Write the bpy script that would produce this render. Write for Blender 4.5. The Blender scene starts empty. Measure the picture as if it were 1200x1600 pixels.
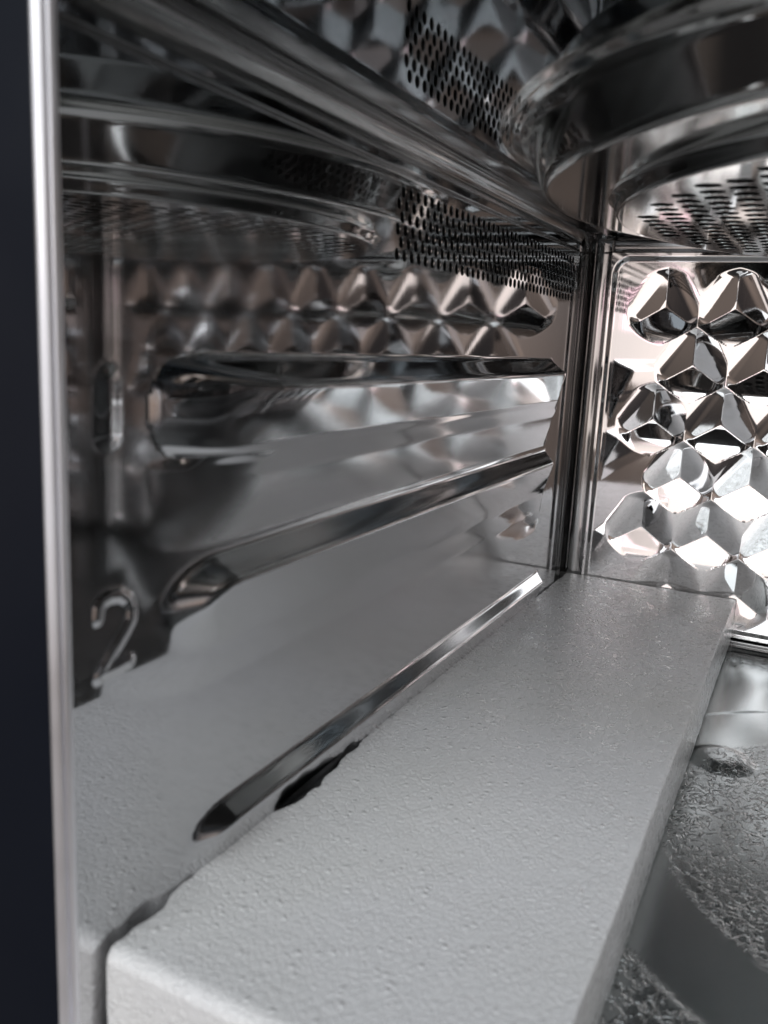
import bpy, math, random
import numpy as np
from mathutils import Vector, Euler
from mathutils.geometry import delaunay_2d_cdt

random.seed(7)
SC = bpy.context.scene
COL = SC.collection
S = 0.1                      # all layout numbers below are decimetres
R = math.radians

# ------------------------------------------------------------------ camera
cam_d = bpy.data.cameras.new("camera")
cam = bpy.data.objects.new("camera", cam_d); COL.objects.link(cam)
cam.location = (0.1, 0.0, 0.0)
cam.rotation_euler = Euler((R(78.648), R(-2.811), R(26.997)), 'XYZ')
cam_d.sensor_fit = 'VERTICAL'; cam_d.sensor_height = 36.0
cam_d.lens = 1339.5 / 1600 * 36.0
cam_d.clip_start = 0.001; cam_d.clip_end = 100
cam_d.dof.use_dof = True
cam_d.dof.focus_distance = 0.31
cam_d.dof.aperture_fstop = 19.0
SC.camera = cam

# ------------------------------------------------------------------ world (dim room outside the open door)
W = bpy.data.worlds.new("World"); SC.world = W; W.use_nodes = True
nt = W.node_tree; nt.nodes.clear()
def N(t, **k):
    n = nt.nodes.new(t)
    for a, b in k.items(): setattr(n, a, b)
    return n
out = N('ShaderNodeOutputWorld'); bg = N('ShaderNodeBackground')
tc = N('ShaderNodeTexCoord'); sep = N('ShaderNodeSeparateXYZ')
nz = N('ShaderNodeTexNoise'); nz.inputs['Scale'].default_value = 2.1; nz.inputs['Detail'].default_value = 1.5
mp = N('ShaderNodeMapping'); mp.inputs['Scale'].default_value = (1.6, 1.0, 0.9)
rz = N('ShaderNodeValToRGB')
cr = rz.color_ramp
cr.elements[0].position = 0.0; cr.elements[0].color = (0.10, 0.09, 0.085, 1)
cr.elements[1].position = 1.0; cr.elements[1].color = (0.075, 0.09, 0.10, 1)
for p, c in ((0.36, (0.22, 0.19, 0.17, 1)), (0.47, (0.62, 0.50, 0.43, 1)), (0.56, (0.62, 0.56, 0.53, 1)), (0.70, (0.26, 0.27, 0.28, 1))):
    e = cr.elements.new(p); e.color = c
mr = N('ShaderNodeMapRange'); mr.inputs[1].default_value = -1; mr.inputs[2].default_value = 1
rn = N('ShaderNodeValToRGB'); rn.color_ramp.elements[0].position = 0.42; rn.color_ramp.elements[0].color = (0.28, 0.3, 0.34, 1)
rn.color_ramp.elements[1].position = 0.56; rn.color_ramp.elements[1].color = (1.45, 1.38, 1.35, 1)
mx = N('ShaderNodeMix', data_type='RGBA', blend_type='MULTIPLY'); mx.inputs[0].default_value = 1.0
L = nt.links.new
L(tc.outputs['Generated'], sep.inputs[0]); L(sep.outputs['Z'], mr.inputs[0]); L(mr.outputs[0], rz.inputs[0])
L(tc.outputs['Generated'], mp.inputs[0]); L(mp.outputs[0], nz.inputs['Vector']); L(nz.outputs['Fac'], rn.inputs[0])
L(rz.outputs[0], mx.inputs[6]); L(rn.outputs[0], mx.inputs[7]); L(mx.outputs[2], bg.inputs['Color'])
bg.inputs['Strength'].default_value = 0.46
L(bg.outputs[0], out.inputs[0])

# ------------------------------------------------------------------ lamps: the windows of the room, seen in the steel
def area(name, loc, target, sx, sy, power, color):
    d = bpy.data.lights.new(name, 'AREA'); d.shape = 'RECTANGLE'; d.size = sx; d.size_y = sy
    d.energy = power; d.color = color
    o = bpy.data.objects.new(name, d); COL.objects.link(o); o.location = loc
    o.rotation_euler = (Vector(target) - Vector(loc)).to_track_quat('-Z', 'Y').to_euler()
    return o
area("window_light", (0.35, -1.42, 1.14), (0.14, 0.25, -0.02), 2.2, 1.9, 34, (0.93, 0.97, 1.0))
area("window_light", (0.10, -1.50, 0.05), (0.10, 0.3, 0.05), 0.72, 0.62, 2.0, (1.0, 0.90, 0.85))
area("window_light", (1.45, -1.50, 0.05), (0.4, 0.1, 0.0), 0.80, 0.60, 0.6, (1.0, 0.90, 0.88))
area("pink_light", (0.26, -1.30, 0.13), (0.1, 0.4, 0.0), 0.16, 0.16, 0.13, (1.0, 0.5, 0.66))

SC.view_settings.view_transform = 'Standard'
SC.view_settings.look = 'None'
SC.view_settings.exposure = 0.12
SC.view_settings.gamma = 1.0
SC.render.engine = 'CYCLES'
SC.cycles.max_bounces = 16; SC.cycles.glossy_bounces = 14; SC.cycles.diffuse_bounces = 4
SC.cycles.blur_glossy = 0.3
SC.cycles.sample_clamp_indirect = 4.0

# ------------------------------------------------------------------ materials
def mat(name):
    m = bpy.data.materials.new(name); m.use_nodes = True
    t = m.node_tree; return m, t, t.nodes['Principled BSDF']
def nn(t, typ, **k):
    n = t.nodes.new(typ)
    for a, b in k.items(): setattr(n, a, b)
    return n

def steel(name, base=(0.59, 0.59, 0.60), rough=0.04, brush=True, wob=0.0):
    m, t, p = mat(name)
    p.inputs['Metallic'].default_value = 1.0
    p.inputs['Base Color'].default_value = (*base, 1)
    c = nn(t, 'ShaderNodeTexCoord')
    n1 = nn(t, 'ShaderNodeTexNoise'); n1.inputs['Scale'].default_value = 22; n1.inputs['Detail'].default_value = 3
    t.links.new(c.outputs['Object'], n1.inputs['Vector'])
    r = nn(t, 'ShaderNodeMapRange'); r.inputs[1].default_value = 0.3; r.inputs[2].default_value = 0.7
    r.inputs[3].default_value = rough * 0.7; r.inputs[4].default_value = rough * 1.5
    t.links.new(n1.outputs['Fac'], r.inputs[0])
    at = nn(t, 'ShaderNodeAttribute', attribute_name='rubbed')      # scouring wear, stored on the sheet
    ad = nn(t, 'ShaderNodeMath', operation='ADD')
    t.links.new(r.outputs[0], ad.inputs[0]); t.links.new(at.outputs['Fac'], ad.inputs[1]); t.links.new(ad.outputs[0], p.inputs['Roughness'])
    if brush:   # faint vertical rolling lines
        mpn = nn(t, 'ShaderNodeMapping'); mpn.inputs['Scale'].default_value = (1.0, 1.0, 0.012)
        n2 = nn(t, 'ShaderNodeTexNoise'); n2.inputs['Scale'].default_value = 900; n2.inputs['Detail'].default_value = 2
        b = nn(t, 'ShaderNodeBump'); b.inputs['Strength'].default_value = 0.03; b.inputs['Distance'].default_value = 0.0001
        t.links.new(c.outputs['Object'], mpn.inputs[0]); t.links.new(mpn.outputs[0], n2.inputs['Vector'])
        t.links.new(n2.outputs['Fac'], b.inputs['Height']); t.links.new(b.outputs[0], p.inputs['Normal'])
    return m
M_WALL = steel("brushed_steel")
M_BACK = steel("polished_steel", rough=0.03, base=(0.72, 0.71, 0.71))
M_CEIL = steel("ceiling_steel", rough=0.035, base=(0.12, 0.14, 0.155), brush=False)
M_COVER = steel("cover_steel", rough=0.075, base=(0.62, 0.62, 0.60), brush=False)
M_TRIM = steel("seam_steel", rough=0.13, base=(0.36, 0.36, 0.36), brush=False)
M_LIP = steel("bright_edge", rough=0.5, base=(0.95, 0.95, 0.98), brush=False)

def floor_mat():
    m, t, p = mat("leather_grain_steel")
    p.inputs['Metallic'].default_value = 1.0; p.inputs['Base Color'].default_value = (0.50, 0.52, 0.52, 1)
    p.inputs['Roughness'].default_value = 0.22
    c = nn(t, 'ShaderNodeTexCoord')
    n = nn(t, 'ShaderNodeTexNoise'); n.inputs['Scale'].default_value = 330; n.inputs['Detail'].default_value = 1.0
    n.inputs['Distortion'].default_value = 0.8
    t.links.new(c.outputs['Object'], n.inputs['Vector'])
    sub = nn(t, 'ShaderNodeMath', operation='SUBTRACT'); sub.inputs[1].default_value = 0.5
    ab = nn(t, 'ShaderNodeMath', operation='ABSOLUTE')
    mrr = nn(t, 'ShaderNodeMapRange', interpolation_type='SMOOTHSTEP'); mrr.inputs[1].default_value = 0.0; mrr.inputs[2].default_value = 0.06
    mrr.inputs[3].default_value = 0; mrr.inputs[4].default_value = 1
    t.links.new(n.outputs['Fac'], sub.inputs[0]); t.links.new(sub.outputs[0], ab.inputs[0]); t.links.new(ab.outputs[0], mrr.inputs[0])
    # the grain is rolled in everywhere except on the turntable track
    at = nn(t, 'ShaderNodeAttribute', attribute_name='grain')
    mul = nn(t, 'ShaderNodeMath', operation='MULTIPLY')
    t.links.new(mrr.outputs[0], mul.inputs[0]); t.links.new(at.outputs['Fac'], mul.inputs[1])
    b = nn(t, 'ShaderNodeBump'); b.inputs['Strength'].default_value = 0.75; b.inputs['Distance'].default_value = 0.00025
    t.links.new(mul.outputs[0], b.inputs['Height']); t.links.new(b.outputs[0], p.inputs['Normal'])
    return m
M_FLOOR = floor_mat()

def foam_mat():
    m, t, p = mat("white_polystyrene")
    p.inputs['Base Color'].default_value = (0.80, 0.80, 0.80, 1)
    p.inputs['Roughness'].default_value = 0.36
    p.inputs['Specular IOR Level'].default_value = 0.75
    p.inputs['Subsurface Weight'].default_value = 0.0
    c = nn(t, 'ShaderNodeTexCoord')
    def lk(a, b): t.links.new(a, b)
    def math_(op, a, b=None, c_=None):
        n = nn(t, 'ShaderNodeMath', operation=op)
        for k, q in enumerate((a, b, c_)):
            if q is None: continue
            if isinstance(q, (int, float)): n.inputs[k].default_value = q
            else: lk(q, n.inputs[k])
        return n.outputs[0]
    def ramp(x, a, b, lo, hi):
        n = nn(t, 'ShaderNodeMapRange', interpolation_type='SMOOTHSTEP')
        for k, q in enumerate((a, b, lo, hi)): n.inputs[k + 1].default_value = q
        lk(x, n.inputs[0]); return n.outputs[0]
    wn = nn(t, 'ShaderNodeTexNoise'); wn.inputs['Scale'].default_value = 260; lk(c.outputs['Object'], wn.inputs['Vector'])
    wa = nn(t, 'ShaderNodeMix', data_type='VECTOR'); wa.inputs[0].default_value = 0.0006
    lk(c.outputs['Object'], wa.inputs[4]); lk(wn.outputs['Color'], wa.inputs[5])
    ve = nn(t, 'ShaderNodeTexVoronoi', feature='DISTANCE_TO_EDGE'); ve.inputs['Scale'].default_value = 600; lk(wa.outputs[1], ve.inputs['Vector'])
    vc = nn(t, 'ShaderNodeTexVoronoi', feature='F1'); vc.inputs['Scale'].default_value = 600; lk(wa.outputs[1], vc.inputs['Vector'])
    sx = nn(t, 'ShaderNodeSeparateColor'); lk(vc.outputs['Color'], sx.inputs[0])
    groove = ramp(ve.outputs['Distance'], 0.0, 0.14, 0.0, 1.0)                    # fine joints between the fused beads
    cellh = math_('MULTIPLY', sx.outputs[0], 0.45)
    pop = math_('MULTIPLY', ramp(sx.outputs[1], 0.80, 0.92, 0.0, 1.0), ramp(vc.outputs['Distance'], 0.0, 0.45, 1.3, 0.0))   # a few proud beads
    n = nn(t, 'ShaderNodeTexNoise'); n.inputs['Scale'].default_value = 90; n.inputs['Detail'].default_value = 3; lk(c.outputs['Object'], n.inputs['Vector'])
    hh = math_('ADD', math_('ADD', math_('MULTIPLY', groove, 0.34), math_('MULTIPLY', cellh, groove)), math_('ADD', pop, math_('MULTIPLY', n.outputs['Fac'], 0.9)))
    b = nn(t, 'ShaderNodeBump'); b.inputs['Strength'].default_value = 0.7; b.inputs['Distance'].default_value = 0.00024
    lk(hh, b.inputs['Height']); lk(b.outputs[0], p.inputs['Normal'])
    # faint handling marks
    n3 = nn(t, 'ShaderNodeTexNoise'); n3.inputs['Scale'].default_value = 14; n3.inputs['Detail'].default_value = 5; lk(c.outputs['Object'], n3.inputs['Vector'])
    cm = nn(t, 'ShaderNodeMix', data_type='RGBA'); cm.inputs[6].default_value = (0.84, 0.84, 0.83, 1); cm.inputs[7].default_value = (0.89, 0.89, 0.90, 1)
    lk(ramp(n3.outputs['Fac'], 0.35, 0.65, 0.0, 1.0), cm.inputs[0]); lk(cm.outputs[2], p.inputs['Base Color'])
    # the proud beads have a melted, glossier skin
    rg = math_('SUBTRACT', 0.33, math_('MULTIPLY', ramp(sx.outputs[1], 0.72, 0.85, 0.0, 1.0), 0.18))
    lk(rg, p.inputs['Roughness'])
    return m
M_FOAM = foam_mat()

def dark_mat(name, col, rough):
    m, t, p = mat(name); p.inputs['Base Color'].default_value = (*col, 1); p.inputs['Roughness'].default_value = rough
    c = nn(t, 'ShaderNodeTexCoord'); n = nn(t, 'ShaderNodeTexNoise'); n.inputs['Scale'].default_value = 40
    t.links.new(c.outputs['Object'], n.inputs['Vector'])
    r = nn(t, 'ShaderNodeMapRange'); r.inputs[3].default_value = rough * 0.8; r.inputs[4].default_value = rough * 1.25
    t.links.new(n.outputs['Fac'], r.inputs[0]); t.links.new(r.outputs[0], p.inputs['Roughness'])
    return m
M_BLACK = dark_mat("black_gloss_enamel", (0.001, 0.004, 0.011), 0.42)
M_CASE = dark_mat("case_paint", (0.02, 0.02, 0.022), 0.6)

# ------------------------------------------------------------------ mesh helpers
def link_mesh(name, verts, faces, m, parent=None, normals=None, smooth=True):
    me = bpy.data.meshes.new(name)
    me.from_pydata([tuple(v) for v in verts], [], [tuple(f) for f in faces])
    me.materials.append(m)
    if smooth:
        me.polygons.foreach_set('use_smooth', np.ones(len(me.polygons), bool))
    me.update()
    if normals is not None:
        me.normals_split_custom_set_from_vertices([tuple(n) for n in normals])
    o = bpy.data.objects.new(name, me); COL.objects.link(o)
    if parent: o.parent = parent
    return o

def split_link(P, F, Nn, lab, specs, m, rub=None):
    """cut one pressed sheet into its parts; normals stay continuous over the cuts.
    specs: {label:(name,parent or label of the parent)}; returns {label:object}"""
    objs = {}
    for k in specs:
        sel = F[lab == k]
        if len(sel) == 0: continue
        used = np.unique(sel.ravel()); remap = -np.ones(len(P), int); remap[used] = np.arange(len(used))
        name, par = specs[k][:2]
        par = objs[par] if isinstance(par, int) else par
        objs[k] = link_mesh(name, P[used], remap[sel], m, par, Nn[used])
        if rub is not None:
            a_ = objs[k].data.attributes.new('rubbed', 'FLOAT', 'POINT'); a_.data.foreach_set('value', rub[used].astype(np.float32))
    return objs

def sst(a, b, t):
    x = np.clip((t - a) / (b - a), 0, 1); return x * x * (3 - 2 * x)

def seg_d(py, pz, a, b):
    ax, ay = a; bx, by = b
    dx, dy = bx - ax, by - ay
    t = np.clip(((py - ax) * dx + (pz - ay) * dy) / (dx * dx + dy * dy + 1e-12), 0, 1)
    return np.hypot(py - ax - t * dx, pz - ay - t * dy)

def rrect(u, v, u0, u1, v0, v1, r):
    cu, cv = (u0 + u1) / 2, (v0 + v1) / 2
    qx = np.abs(u - cu) - (u1 - u0) / 2 + r; qy = np.abs(v - cv) - (v1 - v0) / 2 + r
    return np.hypot(np.maximum(qx, 0), np.maximum(qy, 0)) + np.minimum(np.maximum(qx, qy), 0) - r

def waves(u, v, seed, amp, k0=2.0, n=10):
    rr = np.random.RandomState(seed); s = 0
    for i in range(n):
        a = rr.uniform(0, 2 * np.pi); k = k0 * rr.uniform(0.6, 2.6); ph = rr.uniform(0, 6.28)
        s = s + np.sin(k * (np.cos(a) * u + np.sin(a) * v) * 2 + ph) / k
    return amp * s / n * k0

oven = bpy.data.objects.new("microwave_oven", None); COL.objects.link(oven)
oven.location = (0, 0, 0)
oven['label'] = "open microwave oven seen from its door, steel cavity with shelf ridges, vents and dimpled rear"
oven['category'] = "microwave"

X1, Y0, YB, ZC, ZF = 3.0, 0.925, 4.06, 0.50, -1.30

# ------------------------------------------------------------------ side wall: pressed sheet with three shelf ridges, numbers and a vent
RIBS = [  # near end, far end, cross-section (z down, height), top, lower crease
    (1.105, 3.50, ((-0.046, 0), (-0.094, 0.094), (-0.208, 0.060), (-0.215, 0.055), (-0.270, 0.034), (-0.400, 0.0)), -0.046, -0.222),
    (1.130, 3.50, ((-0.420, 0), (-0.462, 0.062), (-0.575, 0.018), (-0.60, 0.010), (-0.68, 0.0)), -0.417, -0.590),
    (1.205, 3.54, ((-0.952, 0), (-0.986, 0.046), (-1.060, 0.012), (-1.10, 0.0)), -0.950, -1.075)]
TWO = [(0.984, -0.466), (0.986, -0.450), (0.996, -0.439), (1.013, -0.435), (1.035, -0.438), (1.052, -0.450), (1.060, -0.468), (1.058, -0.487), (1.040, -0.508), (1.013, -0.534), (0.986, -0.566)]
TWO_B = [(0.990, -0.564), (1.052, -0.559)]
ONE = [(1.016, -0.085), (1.014, -0.170)]
def rib_prof(z, prof):
    zz = np.array([-q[0] for q in prof]); hh = np.array([q[1] for q in prof]); o = 0
    for d, w in ((-0.009, 1), (-0.006, 2), (-0.003, 3), (0, 3), (0.003, 3), (0.006, 2), (0.009, 1)):
        o = o + w * np.interp(-z + d, zz, hh)
    return o / 15
def smin(a, b, k):
    h = np.clip(0.5 + 0.5 * (b - a) / k, 0, 1); return b * (1 - h) + a * h - k * h * (1 - h)
def h_wall(y, z):
    h = np.zeros_like(y)
    for n_, (ya, yb, prof, top, bot) in enumerate(RIBS):
        mid = (top + bot) / 2; half = (top - bot) / 2
        if n_ == 0:
            rc = 0.080; dz = np.clip(np.minimum(top - z, z - bot), 0, rc)
            t = y - ya - (rc - np.sqrt(np.maximum(rc * rc - (rc - dz) ** 2, 0)))
            main = rib_prof(z, prof)
            end = smin(0.5 * t, 0.045 + 0.22 * (t - 0.09), 0.02)
            end = np.maximum(smin(end, 0.9 * (yb - y), 0.01), 0)
            g1 = np.maximum(smin(main, end, 0.03), 0)
            g2 = main * sst(ya - 0.02, ya + 0.30, y) * (1 - sst(yb - 0.05, yb, y))
            g = g2 + (g1 - g2) * sst(bot - 0.022, bot + 0.004, z)
        else:
            yc = ya + 2.0 * half
            q = np.hypot(np.minimum(y - yc, 0) / 2.0, z - mid); sn = (z - mid) / (q + 1e-9)
            w = 0.5 + 0.5 * sn
            g = w * rib_prof(mid + q, prof) + (1 - w) * rib_prof(mid - q, prof)
            g = np.maximum(smin(g, np.maximum(0.9 * (yb - y), 0), 0.01), 0)
        h = np.maximum(h, g)
    # numbers pressed beside the shelf ridges
    d = np.full_like(y, 9.0)
    for a, b in zip(TWO[:-1], TWO[1:]): d = np.minimum(d, seg_d(y, z, a, b))
    d = np.minimum(d, seg_d(y, z, *TWO_B))
    h = h + 0.0050 * (1 - sst(0.001, 0.017, d))
    d1 = seg_d(y, z, *ONE)
    h = h + 0.007 * (1 - sst(0.0, 0.034, d1))
    # sheet rim
    rim = rrect(y, z, 0.3, 3.835, -2.0, 0.408, 0.07)
    h = h - 0.010 * sst(-0.004, 0.016, rim)
    h = h + waves(y, z, 3, 0.0005, 2.2)
    return h

def grid(u0, u1, nu, v0, v1, nv):
    u = np.linspace(u0, u1, nu + 1); v = np.linspace(v0, v1, nv + 1)
    U, V = np.meshgrid(u, v, indexing='ij')
    i = np.arange(nu)[:, None]; j = np.arange(nv)[None, :]
    a = i * (nv + 1) + j
    F = np.stack([a, a + nv + 1, a + nv + 2, a + 1], -1).reshape(-1, 4)
    return U.ravel(), V.ravel(), F, u, v

def grad(f, u, v, e=1e-3):
    return (f(u + e, v) - f(u - e, v)) / (2 * e), (f(u, v + e) - f(u, v - e)) / (2 * e)

def holes_sheet(boundary, holes, r, seg=14):
    """2-D sheet with round holes -> points, tris, hole loops"""
    pts = [Vector(b) for b in boundary]; nb = len(pts)
    edges = [(i, (i + 1) % nb) for i in range(nb)]; loops = []
    for (cx, cy) in holes:
        s = len(pts)
        pts += [Vector((cx + r * math.cos(2 * math.pi * k / seg), cy + r * math.sin(2 * math.pi * k / seg))) for k in range(seg)]
        edges += [(s + k, s + (k + 1) % seg) for k in range(seg)]
        loops.append(list(range(s, s + seg)))
    vo, eo, fo, ov, _, _ = delaunay_2d_cdt(pts, edges, [], 0, 1e-7)
    V = np.array([(v.x, v.y) for v in vo]); F = np.array(fo)
    cen = V[F].mean(1)
    hc = np.array(holes)
    keep = np.ones(len(F), bool)
    for a in range(0, len(F), 4000):
        d = np.hypot(cen[a:a + 4000, None, 0] - hc[None, :, 0], cen[a:a + 4000, None, 1] - hc[None, :, 1]).min(1)
        keep[a:a + 4000] = d > r * 0.93
    inv = {}
    for i, l in enumerate(ov):
        for q in l: inv[q] = i
    return V, F[keep], [[inv[q] for q in l] for l in loops]

VY0, VY1, VZ0, VZ1 = 1.96, 3.74, 0.185, 0.395
def make_side_wall(mirror):
    fx = (lambda h: h) if not mirror else (lambda h: X1 - h)
    sg = 1.0 if not mirror else -1.0
    # grid lines chosen so that the vent rectangle falls on them
    ys = np.concatenate([np.linspace(Y0, 1.10, 56), np.linspace(1.10, VY0, 110)[1:], np.linspace(VY0, VY1, 179)[1:], np.linspace(VY1, 3.872, 20)[1:]])
    zs = np.concatenate([np.linspace(-1.27, VZ0, 400), np.linspace(VZ0, VZ1, 22)[1:], np.linspace(VZ1, 0.440, 16)[1:]])
    if mirror: ys = ys[::2]; zs = zs[::2]
    Yg, Zg = np.meshgrid(ys, zs, indexing='ij'); ny, nz_ = len(ys) - 1, len(zs) - 1
    i = np.arange(ny)[:, None]; j = np.arange(nz_)[None, :]; a = i * (nz_ + 1) + j
    F = np.stack([a, a + nz_ + 1, a + nz_ + 2, a + 1], -1).reshape(-1, 4)
    y, z = Yg.ravel(), Zg.ravel()
    h = h_wall(y, z); gy, gz = grad(h_wall, y, z)
    P = np.c_[fx(h), y, z] * S
    Nn = np.c_[sg * np.ones_like(h), -gy, -gz]; Nn /= np.linalg.norm(Nn, axis=1)[:, None]
    if mirror: F = F[:, ::-1]
    rub = 0.12 * sst(1.0, 1.25, y) * (1 - sst(2.6, 3.5, y)) * sst(-0.04, -0.24, z) * (0.75 + 0.25 * np.sin(3 * y + 7 * z)) + 0.02 * np.exp(-((y - 1.35) / 0.22) ** 2) * sst(-0.1, 0.1, z)
    cy, cz = y[F].mean(1), z[F].mean(1)
    lab = np.zeros(len(F), int)
    for k, (ya, yb, prof, top, bot) in enumerate(RIBS):
        lab[(cz < top) & (cz > bot - 0.014) & (cy > ya) & (cy < yb)] = 1 + k
    d = np.full_like(cy, 9.0)
    for q, b in zip(TWO[:-1], TWO[1:]): d = np.minimum(d, seg_d(cy, cz, q, b))
    d = np.minimum(d, seg_d(cy, cz, *TWO_B))
    lab[d < 0.014] = 5; lab[seg_d(cy, cz, *ONE) < 0.036] = 6
    if not mirror:
        vent = (cy > VY0) & (cy < VY1) & (cz > VZ0) & (cz < VZ1); lab[vent] = -1
    specs = {0: ("side_wall", oven), 1: ("shelf_ridge", 0), 2: ("shelf_ridge", 0), 3: ("shelf_ridge", 0), 5: ("number", 0), 6: ("number", 0)}
    ob = split_link(P, F, Nn, lab, specs, M_WALL, rub)
    if not mirror:
        ob[5]['label'] = "embossed number 2 beside the middle shelf ridge"
        ob[6]['label'] = "embossed number 1 beside the top shelf ridge"
        ob[1]['label'] = "broad top shelf ridge with a long sloping lower face"
        yb_ = ys[(ys >= VY0 - 1e-6) & (ys <= VY1 + 1e-6)]; zb_ = zs[(zs >= VZ0 - 1e-6) & (zs <= VZ1 + 1e-6)]
        bd = [(q, VZ0) for q in yb_[:-1]] + [(VY1, q) for q in zb_[:-1]] + [(q, VZ1) for q in yb_[:0:-1]] + [(VY0, q) for q in zb_[:0:-1]]
        holes = []
        for row in range(6):
            z0 = 0.366 - 0.0304 * row
            for c in range(39):
                yy = 2.034 + 0.0442 * c - (0.0221 if row % 2 else 0)
                if yy < 3.712: holes.append((yy, z0))
        r = 0.0146
        V, T, loops = holes_sheet(bd, holes, r)
        vy, vz = V[:, 0], V[:, 1]
        hh = h_wall(vy, vz); gy, gz = grad(h_wall, vy, vz)
        # a soft rolled lip round each hole
        PP = [tuple(q) for q in (np.c_[hh, vy, vz] * S)]
        NN = np.c_[np.ones_like(hh), -gy, -gz]; NN /= np.linalg.norm(NN, axis=1)[:, None]; NN = [tuple(q) for q in NN]
        FF = [tuple(t) if True else t for t in T]
        # orient towards +x
        FF2 = []
        for t in FF:
            a_, b_, c_ = (V[q] for q in t)
            ar = (b_[0] - a_[0]) * (c_[1] - a_[1]) - (b_[1] - a_[1]) * (c_[0] - a_[0])
            FF2.append(t if ar > 0 else t[::-1])
        for (hc, l) in zip(holes, loops):
            rings = [l]
            for (dr, dx) in ((-0.0009, -0.0005), (0.0000, 0.0002), (0.0001, 0.0022)):
                s = len(PP)
                for q in l:
                    v = V[q]; w = np.array([v[0] - hc[0], v[1] - hc[1]]); w /= np.linalg.norm(w)
                    PP.append((float(hh[q] - dx) * S, float(v[0] - w[0] * dr) * S, float(v[1] - w[1] * dr) * S))
                    nx = 0.7 if dx < 0.005 else 0.0
                    n_ = np.array([nx, -w[0], -w[1]]); n_ /= np.linalg.norm(n_); NN.append(tuple(n_))
                rings.append(list(range(s, s + len(l))))
            for ra, rb in zip(rings[:-1], rings[1:]):
                m_ = len(ra)
                for k in range(m_): FF2.append((ra[k], ra[(k + 1) % m_], rb[(k + 1) % m_], rb[k]))
        link_mesh("vent_panel", PP, FF2, M_WALL, ob[0], NN)['label'] = "perforated vent strip, six rows of round holes"
    return ob
make_side_wall(False)
make_side_wall(True)

# ------------------------------------------------------------------ back wall with pressed three-sided dimples
PX, PZ = 0.2935, 0.2520
ROWS = []
for r_ in range(6):
    z0 = 0.206 - PZ * r_
    xs = [0.325 + PX * k + (0.1468 if r_ % 2 else 0) for k in range(9 if r_ % 2 == 0 else 8)]
    ROWS += [(x, z0) for x in xs]
CEN = np.array(ROWS)
def near_cell(x, z):
    r = np.clip(np.round((0.206 - z) / PZ), -1, 6)
    best = np.full_like(x, 9.0); bi = np.zeros(x.shape, int)
    for k in range(0, len(x), 20000):
        d = (x[k:k + 20000, None] - CEN[None, :, 0]) ** 2 + (z[k:k + 20000, None] - CEN[None, :, 1]) ** 2
        bi[k:k + 20000] = d.argmin(1)
    return bi
def smax(a, b, k):
    h = np.clip(0.5 + 0.5 * (a - b) / k, 0, 1); return b * (1 - h) + a * h + k * h * (1 - h)
def h_back(x, z):
    bi = near_cell(x, z); u = x - CEN[bi, 0]; v = z - CEN[bi, 1]
    a = -v; b = 0.8660 * u + 0.5 * v; c = -0.8660 * u + 0.5 * v
    tri = np.maximum(a * 0.86, np.maximum(b, c)) / 0.152
    hexd = np.maximum(np.abs(u), 0.5 * np.abs(u) + 0.866 * np.abs(v)) / 0.150
    rad = 0.3 * hexd + 0.7 * np.hypot(u, v) / 0.174
    m = smax(tri, rad ** 3.2, 0.13)
    d = np.clip(1 - m, 0, 1)
    d = np.where(d < 0.52, d * d / 1.04, d - 0.26)
    h = 0.034 * d
    rim = rrect(x, z, 0.10, 2.90, -1.215, 0.405, 0.06)
    h = h + 0.014 * (1 - sst(-0.006, 0.018, rim)) - 0.014
    return h + waves(x, z, 11, 0.0012, 2.0)
nx_, nz2 = 700, 410
x, z, F, _, _ = grid(0.075, 2.925, nx_, -1.245, 0.435, nz2)
h = h_back(x, z); gx, gz = grad(h_back, x, z, 2.4e-3)
P = np.c_[x, YB + h, z] * S
Nn = np.c_[gx, -np.ones_like(h), gz]; Nn /= np.linalg.norm(Nn, axis=1)[:, None]
cx, cz = x[F].mean(1), z[F].mean(1)
bi = near_cell(cx, cz); dd = np.hypot(cx - CEN[bi, 0], cz - CEN[bi, 1])
lab = np.where(dd < 0.150, bi + 1, 0)
specs = {0: ("back_wall", oven)}
for k in range(len(CEN)): specs[k + 1] = ("dimple", 0)
split_link(P, F, Nn, lab, specs, M_BACK)

# ------------------------------------------------------------------ ceiling with the round stepped cover
CX, CY = 1.50, 2.49
def cover_z(r):
    """height of the pressed cover below the ceiling at radius r"""
    o = 0
    for d in (-0.004, -0.002, 0, 0.002, 0.004): o = o + np.interp(r + d, CR, CZ)
    return o / 5
CR = [0, 1.040, 1.046, 1.050, 1.056, 1.062, 1.218, 1.228, 1.268, 1.286, 1.310, 1.335, 9]
CZ = [0.335, 0.335, 0.337, 0.350, 0.368, 0.375, 0.375, 0.383, 0.474, 0.491, 0.498, 0.500, 0.500]
def ceil_f(x, y):
    r = np.hypot(x - CX, y - CY)
    w = waves(x, y, 21, 0.0004, 1.6) * sst(1.2, 1.45, r) + waves(x, y, 22, 0.0002, 2.0)
    return cover_z(r) + w
na = 360
th = np.linspace(0, 2 * np.pi, na, endpoint=False)
rads = np.concatenate([np.linspace(1.02, 1.075, 34), np.linspace(1.085, 1.205, 8), np.linspace(1.215, 1.27, 34), np.linspace(1.275, 1.34, 14)])
RX0, RX1, RY0, RY1 = 0.115, 2.885, 0.925, 3.945
def border(t):
    c, s_ = math.cos(t), math.sin(t)
    k = 1e9
    if c > 1e-9: k = min(k, (RX1 - CX) / c)
    if c < -1e-9: k = min(k, (RX0 - CX) / c)
    if s_ > 1e-9: k = min(k, (RY1 - CY) / s_)
    if s_ < -1e-9: k = min(k, (RY0 - CY) / s_)
    return k
corners = [math.atan2(b - CY, a - CX) % (2 * math.pi) for a in (RX0, RX1) for b in (RY0, RY1)]
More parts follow.
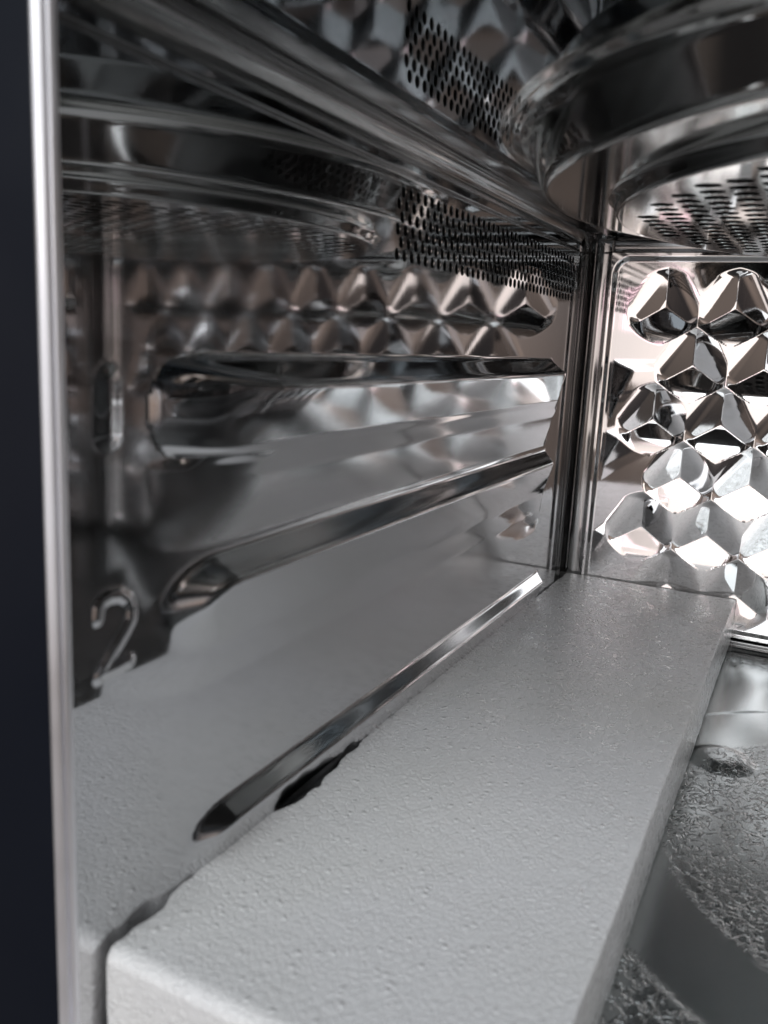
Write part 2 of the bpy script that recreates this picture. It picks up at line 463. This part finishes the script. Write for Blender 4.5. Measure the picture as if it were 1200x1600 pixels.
for c in corners: th[np.argmin(abs(th - c))] = c
bd = np.array([border(t) for t in th])
rings = [np.full(na, r) for r in rads]
for s_ in np.linspace(0, 1, 25)[1:]: rings.append(1.34 + (bd - 1.34) * s_)
RR = np.array(rings); TH = np.broadcast_to(th, RR.shape)
x = (CX + RR * np.cos(TH)).ravel(); y = (CY + RR * np.sin(TH)).ravel()
zc = ceil_f(x, y); gx, gy = grad(ceil_f, x, y)
Nn = np.c_[gx, gy, -np.ones_like(zc)]; Nn /= np.linalg.norm(Nn, axis=1)[:, None]
i = np.arange(len(rings) - 1)[:, None]; j = np.arange(na)[None, :]; j2 = (j + 1) % na
F = np.stack([i * na + j, i * na + j2, (i + 1) * na + j2, (i + 1) * na + j], -1).reshape(-1, 4)
lab = np.where(np.repeat(np.arange(len(rings) - 1), na) >= len(rads) - 1, 0, 1)
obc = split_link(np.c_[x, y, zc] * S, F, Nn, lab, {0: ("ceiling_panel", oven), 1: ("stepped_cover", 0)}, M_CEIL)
obc[1].data.materials[0] = M_COVER
# perforated disc
rb = 1.02
bdl = [(CX + rb * math.cos(t), CY + rb * math.sin(t)) for t in th]
holes = []
for c in range(-16, 17):
    for k in range(-15, 16):
        hx = CX + 0.0632 * c; hy = CY + 0.073 * (k + (0.5 if c % 2 else 0))
        if math.hypot(hx - CX, hy - CY) < 0.975 and math.hypot(hx - CX, hy - CY) > 0.10: holes.append((hx, hy))
V, T, loops = holes_sheet(bdl, holes, 0.0290, 14)
zz = ceil_f(V[:, 0], V[:, 1]); gx, gy = grad(ceil_f, V[:, 0], V[:, 1])
PP = [tuple(q) for q in (np.c_[V, zz] * S)]
NN = np.c_[gx, gy, -np.ones_like(zz)]; NN /= np.linalg.norm(NN, axis=1)[:, None]; NN = [tuple(q) for q in NN]
FF = []
for t in T:
    a_, b_, c_ = (V[q] for q in t)
    ar = (b_[0] - a_[0]) * (c_[1] - a_[1]) - (b_[1] - a_[1]) * (c_[0] - a_[0])
    FF.append(tuple(t) if ar < 0 else tuple(t)[::-1])
for hc, l in zip(holes, loops):
    prev = l
    for dr, dz in ((0.0005, 0.0005), (0.0006, 0.0018)):
        s0 = len(PP)
        for q in l:
            w = V[q] - np.array(hc); w /= np.linalg.norm(w)
            PP.append((float(V[q][0] - w[0] * dr) * S, float(V[q][1] - w[1] * dr) * S, float(zz[q] + dz) * S))
            n_ = np.array([-w[0], -w[1], -0.6 if dz < 0.005 else 0]); n_ /= np.linalg.norm(n_); NN.append(tuple(n_))
        cur = list(range(s0, s0 + len(l)))
        for k in range(len(l)): FF.append((prev[k], cur[k], cur[(k + 1) % len(l)], prev[(k + 1) % len(l)]))
        prev = cur
link_mesh("perforated_disc", PP, FF, M_COVER, obc[0], NN)

# ------------------------------------------------------------------ rolled corner seams
def extrude(name, prof, axis, a, b, m, parent=oven, sub=6):
    """prof: 2-D points in the plane across axis, smoothed; runs from a to b"""
    pts = np.array(prof, float)
    for _ in range(3):      # Chaikin keeps the end points
        q = [pts[0]]
        for u, v in zip(pts[:-1], pts[1:]): q += [0.75 * u + 0.25 * v, 0.25 * u + 0.75 * v]
        q.append(pts[-1]); pts = np.array(q)
    n = len(pts); Vv = []
    for t in np.linspace(a, b, sub):
        for (p, q) in pts:
            c = {'x': (t, p, q), 'y': (p, t, q), 'z': (p, q, t)}[axis]
            Vv.append(tuple(k * S for k in c))
    Ff = [(i * n + j, i * n + j + 1, (i + 1) * n + j + 1, (i + 1) * n + j) for i in range(sub - 1) for j in range(n - 1)]
    return link_mesh(name, Vv, Ff, m, parent)
# left wall / back wall
vp = [(-0.010, 3.870), (-0.016, 3.880), (-0.018, 3.930), (-0.014, 3.955), (-0.010, 3.965), (-0.014, 3.975), (-0.012, 4.010), (-0.002, 4.045), (0.020, 4.066), (0.056, 4.070), (0.068, 4.066), (0.077, 4.058)]
extrude("corner_seam", vp, 'z', -1.28, 0.50, M_TRIM)
extrude("corner_seam", [(X1 - a, b) for a, b in vp], 'z', -1.28, 0.50, M_TRIM)
# left wall / ceiling
cp = [(-0.010, 0.438), (-0.018, 0.446), (-0.018, 0.466), (-0.008, 0.484), (0.008, 0.498), (0.030, 0.505), (0.050, 0.501), (0.060, 0.498), (0.072, 0.502), (0.100, 0.508), (0.110, 0.506), (0.117, 0.499)]
extrude("corner_seam", cp, 'y', Y0, 4.07, M_TRIM)
extrude("corner_seam", [(X1 - a, b) for a, b in cp], 'y', Y0, 4.07, M_TRIM)
# ceiling / back wall  (y, z)
extrude("corner_seam", [(3.944, 0.500), (3.965, 0.507), (4.020, 0.509), (4.066, 0.490), (4.074, 0.455), (4.068, 0.440), (4.058, 0.434)], 'x', -0.01, X1 + 0.01, M_TRIM)
# back wall / floor
extrude("corner_seam", [(4.072, -1.244), (4.070, -1.252), (4.052, -1.258), (4.048, -1.270), (4.062, -1.280), (4.044, -1.292), (4.034, -1.305), (4.020, -1.310), (4.000, -1.302), (3.985, -1.300)], 'x', -0.01, X1 + 0.01, M_TRIM)
# side walls / floor
fp = [(0.001, -1.268), (0.0, -1.285), (0.012, -1.304), (0.04, -1.308), (0.06, -1.301)]
extrude("corner_seam", fp, 'y', Y0, 4.07, M_TRIM)
extrude("corner_seam", [(X1 - a, b) for a, b in fp], 'y', Y0, 4.07, M_TRIM)

# ------------------------------------------------------------------ floor panel
def h_floor(x, y):
    r = np.hypot(x - CX, y - CY)
    h = 0.0015 * sst(1.01, 1.035, r) - 0.0015 * sst(0.77, 0.745, r)
    d = np.hypot(x - 0.865, (y - 2.86))
    h = h + 0.020 * (1 - sst(0.05, 0.115, d))
    h = h + waves(x, y, 31, 0.0035, 1.8)
    return ZF + h
x, y, F, _, _ = grid(0.058, 2.942, 300, Y0, 3.988, 320)
zf = h_floor(x, y); gx, gy = grad(h_floor, x, y, 3e-3)
Nn = np.c_[-gx, -gy, np.ones_like(zf)]; Nn /= np.linalg.norm(Nn, axis=1)[:, None]
fl = link_mesh("floor_panel", np.c_[x, y, zf] * S, F, M_FLOOR, oven, Nn)
r = np.hypot(x - CX, y - CY)
g = 1 - sst(0.72, 0.79, r) * (1 - sst(1.00, 1.05, r))
g = g * (1 - sst(3.05, 3.25, y) * (1 - sst(3.80, 3.90, y)))
at = fl.data.attributes.new("grain", 'FLOAT', 'POINT'); at.data.foreach_set('value', g.astype(np.float32))

# ------------------------------------------------------------------ front frame and outer case
def box(name, a, b, m, parent, bev=0.0):
    (x0, y0, z0), (x1, y1, z1) = a, b
    Vv = [(x * S, y * S, z * S) for x in (x0, x1) for y in (y0, y1) for z in (z0, z1)]
    Ff = [(0, 1, 3, 2), (4, 6, 7, 5), (0, 4, 5, 1), (2, 3, 7, 6), (0, 2, 6, 4), (1, 5, 7, 3)]
    o = link_mesh(name, Vv, Ff, m, parent, smooth=False)
    if bev:
        md = o.modifiers.new("bevel", 'BEVEL'); md.width = bev * S; md.segments = 3
    return o
EX = 0.42
ff = box("front_frame", (-EX, 0.900, -1.62), (-0.014, 0.925, 0.86), M_BLACK, oven, 0.006)
box("front_frame", (X1 + 0.014, 0.900, -1.62), (X1 + 0.9, 0.925, 0.86), M_BLACK, oven, 0.006)
box("front_frame", (-0.0135, 0.900, 0.522), (X1 + 0.0135, 0.925, 0.86), M_BLACK, oven, 0.006)
box("front_frame", (-0.0135, 0.900, -1.62), (X1 + 0.0135, 0.925, -1.325), M_BLACK, oven, 0.006)
# rolled bright lip round the opening (two beads)
lip = [(-0.0155, 0.904), (-0.0155, 0.897), (-0.009, 0.896), (-0.001, 0.902), (0.001, 0.906), (0.001, 0.908), (-0.009, 0.9085), (-0.009, 0.9115), (0.001, 0.912), (0.004, 0.917), (0.005, 0.923), (0.003, 0.928), (-0.001, 0.931)]
extrude("front_lip", lip, 'z', -1.32, 0.515, M_LIP)
extrude("front_lip", [(X1 - a, b) for a, b in lip], 'z', -1.32, 0.515, M_LIP)
extrude("front_lip", [(b, 0.51 - a) for a, b in lip], 'x', -0.01, X1 + 0.01, M_LIP)
extrude("front_lip", [(b, -1.315 + a) for a, b in lip], 'x', -0.01, X1 + 0.01, M_LIP)
for a, b in (((-EX, 0.93, -1.62), (-EX + 0.02, 4.6, 0.86)), ((X1 + 0.88, 0.93, -1.62), (X1 + 0.9, 4.6, 0.86)),
             ((-EX + 0.02, 0.93, 0.84), (X1 + 0.88, 4.58, 0.86)), ((-EX + 0.02, 0.93, -1.62), (X1 + 0.88, 4.58, -1.60)),
             ((-EX + 0.02, 4.58, -1.62), (X1 + 0.88, 4.6, 0.86))):
    box("case_panel", a, b, M_CASE, oven)

# ------------------------------------------------------------------ foam slab
ZT = -1.07
def left_edge(y):
    e = 0.003
    e += 0.026 * math.exp(-((y - 1.64) / 0.13) ** 4) + 0.009 * (1 - min(1, max(0, (y - 0.975) / 0.22))) ** 1.5 + 0.012 * math.exp(-((y - 1.10) / 0.06) ** 2)
    e += 0.010 * math.exp(-((y - 1.86) / 0.10) ** 2)
    e += 0.006 * max(0, math.sin(61 * y + 2 * math.sin(23 * y))) * math.exp(-((y - 1.72) / 0.3) ** 2)
    e += 0.0035 * (math.sin(41 * y) * math.sin(17 * y + 1) ) + 0.002 * math.sin(97 * y) * math.sin(29 * y)
    return max(e, 0.0015)
def slab():
    nl, nwid = 300, 70
    y0, y1, xr = 0.975, 4.052, 0.776
    bev = 0.004
    rr = np.random.RandomState(5)
    prof_t = [(1.0, 0.0)]
    V, Fc = [], []
    # cross-section loop (x offsets from the left/right edges, z)
    def section(y, inset, jl):
        le = left_edge(y) + inset * 0.35; re = xr - inset * 0.35 + 0.0012 * math.sin(5 * y) + 0.0006 * math.sin(31 * y + 2)
        zt = ZT - inset * 0.9; zb = ZF + 0.012 + inset * 0.6
        pts = [(le + 0.014 + 0.2 * jl, zb), (le + 0.004 + jl, zb + 0.03), (le + 0.5 * jl, (zt + zb) / 2), (le, zt - bev), (le + bev * 0.3, zt - bev * 0.3), (le + bev, zt)]
        xs = np.linspace(le + bev, re - bev * 1.2, nwid)
        for q in xs[1:-1]:
            pts.append((q, zt + 0.0012 * math.sin(5 * q + 2.3 * y) + 0.0016 * math.sin(3.1 * y + q)))
        pts += [(re - bev * 1.2, zt), (re - bev * 0.3, zt - bev * 0.3), (re, zt - bev * 1.2), (re + 0.001, (zt + zb) / 2), (re - 0.001, zb + 0.01), (re - 0.012, zb)]
        return pts
    ysl = [(y0 + 0.022, 0.05, 1), (y0 + 0.004, 0.03, 1), (y0, 0.024, 1), (y0 + 0.006, 0.0095, 0), (y0 + 0.015, 0.002, 0)] 
    st = [(y0 + 0.0, 0.024), (y0 + 0.006, 0.012), (y0 + 0.018, 0.0025), (y0 + 0.03, 0.0)]
    st += [(q, 0.0) for q in np.linspace(y0 + 0.04, y1 - 0.01, nl)] + [(y1, 0.006)]
    for (yy, ins) in st:
        jl = rr.uniform(-0.0015, 0.0015)
        for (a, b) in section(yy, ins, jl):
            V.append((a * S, yy * S, b * S))
    n = len(section(1.5, 0, 0))
    for i in range(len(st) - 1):
        for j in range(n):
            j2 = (j + 1) % n
            Fc.append((i * n + j, i * n + j2, (i + 1) * n + j2, (i + 1) * n + j))
    Fc.append(tuple(range(n))[::-1]); Fc.append(tuple(range((len(st) - 1) * n, len(st) * n)))
    o = link_mesh("foam_slab", V, Fc, M_FOAM)
    for p in o.data.polygons:
        if len(p.vertices) > 10: p.use_smooth = False
    base = Vector((0.39 * S, 2.5 * S, (ZF + 0.012) * S))
    for v in o.data.vertices: v.co -= base
    o.location = base
    o['label'] = "long slab of white polystyrene foam lying on the oven floor against the side wall"
    o['category'] = "foam slab"
    return o
slab()
